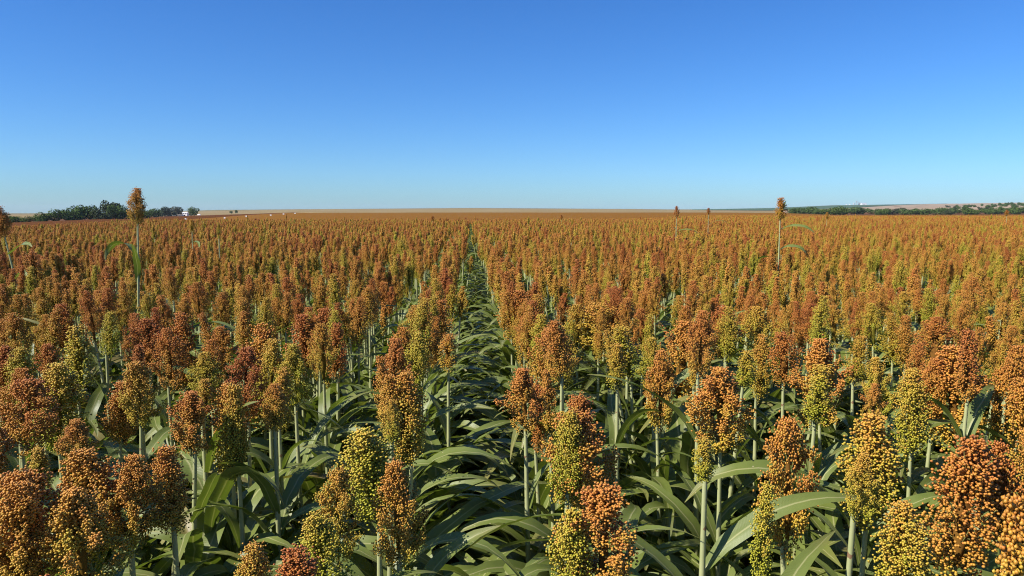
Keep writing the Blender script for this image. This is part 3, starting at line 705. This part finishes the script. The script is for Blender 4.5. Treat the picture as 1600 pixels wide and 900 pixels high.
# ------------------------------------------------------------------ farm buildings far away
def spot(u, d):
    q, k = at(u, d, z=0); return (q.x, q.y, tz(q.x, q.y)), k
face = -YAW
def gable(w, dp, h, rise, mw, mr):
    walls = [box(-w / 2, w / 2, -dp / 2, dp / 2, 0, h, mw),
             (np.array([(-w / 2, -dp / 2, h), (-w / 2, dp / 2, h), (-w / 2, 0, h + rise), (w / 2, -dp / 2, h), (w / 2, dp / 2, h), (w / 2, 0, h + rise)]), np.array([(0, 2, 1), (3, 4, 5)]), mw, {})]
    e = .35; x = w / 2 + e; y = dp / 2 + e; zz = h - rise * e / (dp / 2) + .03
    v = np.array([(-x, -y, zz), (x, -y, zz), (x, 0, h + rise + .03), (-x, 0, h + rise + .03), (-x, y, zz), (x, y, zz)]); v2 = v + np.array([0, 0, .18])
    roof = (np.concatenate([v, v2]), np.array([(0, 1, 2, 3), (3, 2, 5, 4), (9, 8, 7, 6), (10, 11, 8, 9), (0, 6, 7, 1), (4, 5, 11, 10), (0, 3, 9, 6), (3, 4, 10, 9), (1, 7, 8, 2), (2, 8, 11, 5)]), mr, {})
    return walls, roof
L0, k = spot(290, 930)
h_ = thing('farmhouse', 'small white two-storey farmhouse between two dark trees', 'house', L0, face)
wl, rf = gable(5.6, 6, 4.2, 1.0, M['white'], M['white'])
obj('wall', mesh('wall', wl, False), h_); obj('roof', mesh('roof', [rf], False), h_)
obj('door', mesh('door', [box(-1.2, .9, -3.06, -2.95, .02, 1.9, M['dark'])], False), h_)
for x in (-1.4, 1.3): obj('window', mesh('window', [box(x - .4, x + .4, -3.06, -2.95, 2.7, 3.6, M['dark'])], False), h_)
L0, k = spot(280, 925)
h_ = thing('shed', 'low open grey shed left of the white farmhouse', 'shed', L0, face)
obj('roof', mesh('roof', [box(-3.2, 3.2, -2.6, 2.6, 2.5, 2.75, M['roof'])], False), h_); obj('back_wall', mesh('back_wall', [box(-3, 3, 2.2, 2.4, 0, 2.5, M['white'])], False), h_)
for x in (-2.9, 0, 2.9): obj('post', mesh('post', [box(x - .1, x + .1, -2.4, -2.2, 0, 2.5, M['wood'])], False), h_)
a = np.linspace(0, 2 * math.pi, 13)[:-1]
def lathe(prof, sides, m):
    V = [(r * math.cos(2 * math.pi * k / sides), r * math.sin(2 * math.pi * k / sides), z) for r, z in prof for k in range(sides)]
    Fc = [(i * sides + k, i * sides + (k + 1) % sides, (i + 1) * sides + (k + 1) % sides, (i + 1) * sides + k) for i in range(len(prof) - 1) for k in range(sides)]
    return (np.array(V), np.array(Fc), m, {})
bale = mesh('bale', [lathe([(0, -.7), (.72, -.7), (.8, -.6), (.8, .6), (.72, .7), (0, .7)], 14, M['bale'])])
for i, u in enumerate((257, 260.5, 264, 267.5, 270.5, 273.5)):
    L0, k = spot(u, 905)
    o = obj('bale', bale, loc=(L0[0], L0[1], L0[2] + .85), rot=(math.pi / 2, 0, face + rnd.uniform(-.3, .3)), scale=(1.1, 1.1, 1.1))
    tag(o, 'pale wrapped bale, %s from left in the row before the farmhouse trees' % ORD[i], 'bale', 'pale bales by the farmhouse')
L0, k = spot(311, 930)
h_ = thing('tank', 'white horizontal tank on legs right of the farmhouse tree', 'tank', L0, face)
tk = lathe([(0, -1.9), (.6, -1.8), (.85, -1.5), (.85, 1.5), (.6, 1.8), (0, 1.9)], 14, M['white'])
obj('drum', mesh('drum', [tk]), h_, loc=(0, 0, 1.3), rot=(0, math.pi / 2, 0))
for x in (-1.1, 1.1): obj('leg', mesh('leg', [box(x - .12, x + .12, -.5, .5, 0, .6, M['steel'])], False), h_)
# white marker plates on stakes along the edge of the crop
for i, (u, v, d) in enumerate(((166, 349, 50), (253, 344.5, 70), (290, 342, 95), (351, 340.2, 140), (385, 337.8, 210), (423, 336.2, 260), (443, 334.6, 320), (461, 333.6, 380))):
    p, k = at(u, d, v=v); z = tz(p.x, p.y)
    t = thing('field_marker', 'white marker plate on a stake at the crop edge, %s from the left' % ORD[i], 'marker', (p.x, p.y, z), face, 'white markers along the crop edge')
    s = 2.4 * k
    top = max(p.z - z, 1.0)
    obj('stake', mesh('stake', [box(-.02 - s * .04, .02 + s * .04, -.02, .02, -.1, top - s * .5, M['wood'])], False), t)
    obj('plate', mesh('plate', [box(-s * .5, s * .5, -.015 - s * .1, .015, top - s * .5, top + s * .4, M['white'])], False), t)
# grain depot on the right ridge
L0, k = spot(1348.5, 3950)
h_ = thing('warehouse', 'long white warehouse with grey roof on the distant ridge', 'warehouse', L0, face)
wl, rf = gable(25, 22, 5.0, 5.0, M['white'], M['roof'])
obj('wall', mesh('wall', wl, False), h_); obj('roof', mesh('roof', [rf], False), h_)
obj('door', mesh('door', [box(-4, 0, -11.08, -10.95, .05, 3.6, M['roof'])], False), h_)
L0, k = spot(1337.5, 3950)
h_ = thing('grain_elevator', 'grey lattice grain elevator tower beside the distant white warehouse', 'elevator', L0, face)
for x in (-2, 2):
    for y in (-2, 2): obj('leg', mesh('leg', [box(x - .4, x + .4, y - .4, y + .4, 0, 17, M['steel'])], False), h_)
obj('head_house', mesh('head_house', [box(-3, 3, -3, 3, 17, 21, M['steel'])], False), h_)
obj('conveyor', mesh('conveyor', [tube([(2, -3.5, 17), (24, -3.5, 6)], [.9, .9], 6, M['steel'])]), h_)
for z in (5, 10, 14): obj('brace', mesh('brace', [box(-2.3, 2.3, -2.55, -2.42, z, z + .5, M['steel'])], False), h_)
for i, u in enumerate((1333.5, 1341.5, 1343.6)):
    L0, k = spot(u, 3960)
    h_ = thing('silo', 'round pale steel silo on the distant ridge, %s of three from the left' % ORD[i], 'silo', L0, 0, 'silos on the ridge')
    obj('body', mesh('body', [lathe([(3.2, 0), (3.2, 9.5)], 18, M['steel'])]), h_); obj('roof', mesh('roof', [lathe([(3.5, 9.4), (.4, 12), (0, 12)], 18, M['roof'])]), h_)
for i, u in enumerate((1322, 1327)):
    L0, k = spot(u, 3950)
    h_ = thing('shed', ('tiny white shed farthest left on the distant ridge', 'tiny white shed next to the distant silos')[i], 'shed', L0, face)
    wl, rf = gable(5.5, 5, 3.2, 1.2, M['white'], M['white']); obj('wall', mesh('wall', wl, False), h_); obj('roof', mesh('roof', [rf], False), h_)

# ------------------------------------------------------------------ air
hm = bpy.data.materials.new('haze'); hm.use_nodes = True; hn = hm.node_tree; hn.nodes.clear()
ho = hn.nodes.new('ShaderNodeOutputMaterial'); pv = hn.nodes.new('ShaderNodeVolumePrincipled')
pv.inputs['Color'].default_value = (.72, .86, 1.0, 1); pv.inputs['Density'].default_value = 4.2e-5; pv.inputs['Anisotropy'].default_value = 0.0
hn.links.new(pv.outputs[0], ho.inputs['Volume'])
b_ = box(-8700, 8700, -8700, 8700, -18, 70, hm)
hz_ = obj('haze', mesh('haze', [b_], False), kind='stuff'); hz_['label'] = 'thin bluish haze over the far fields'; hz_['category'] = 'haze'
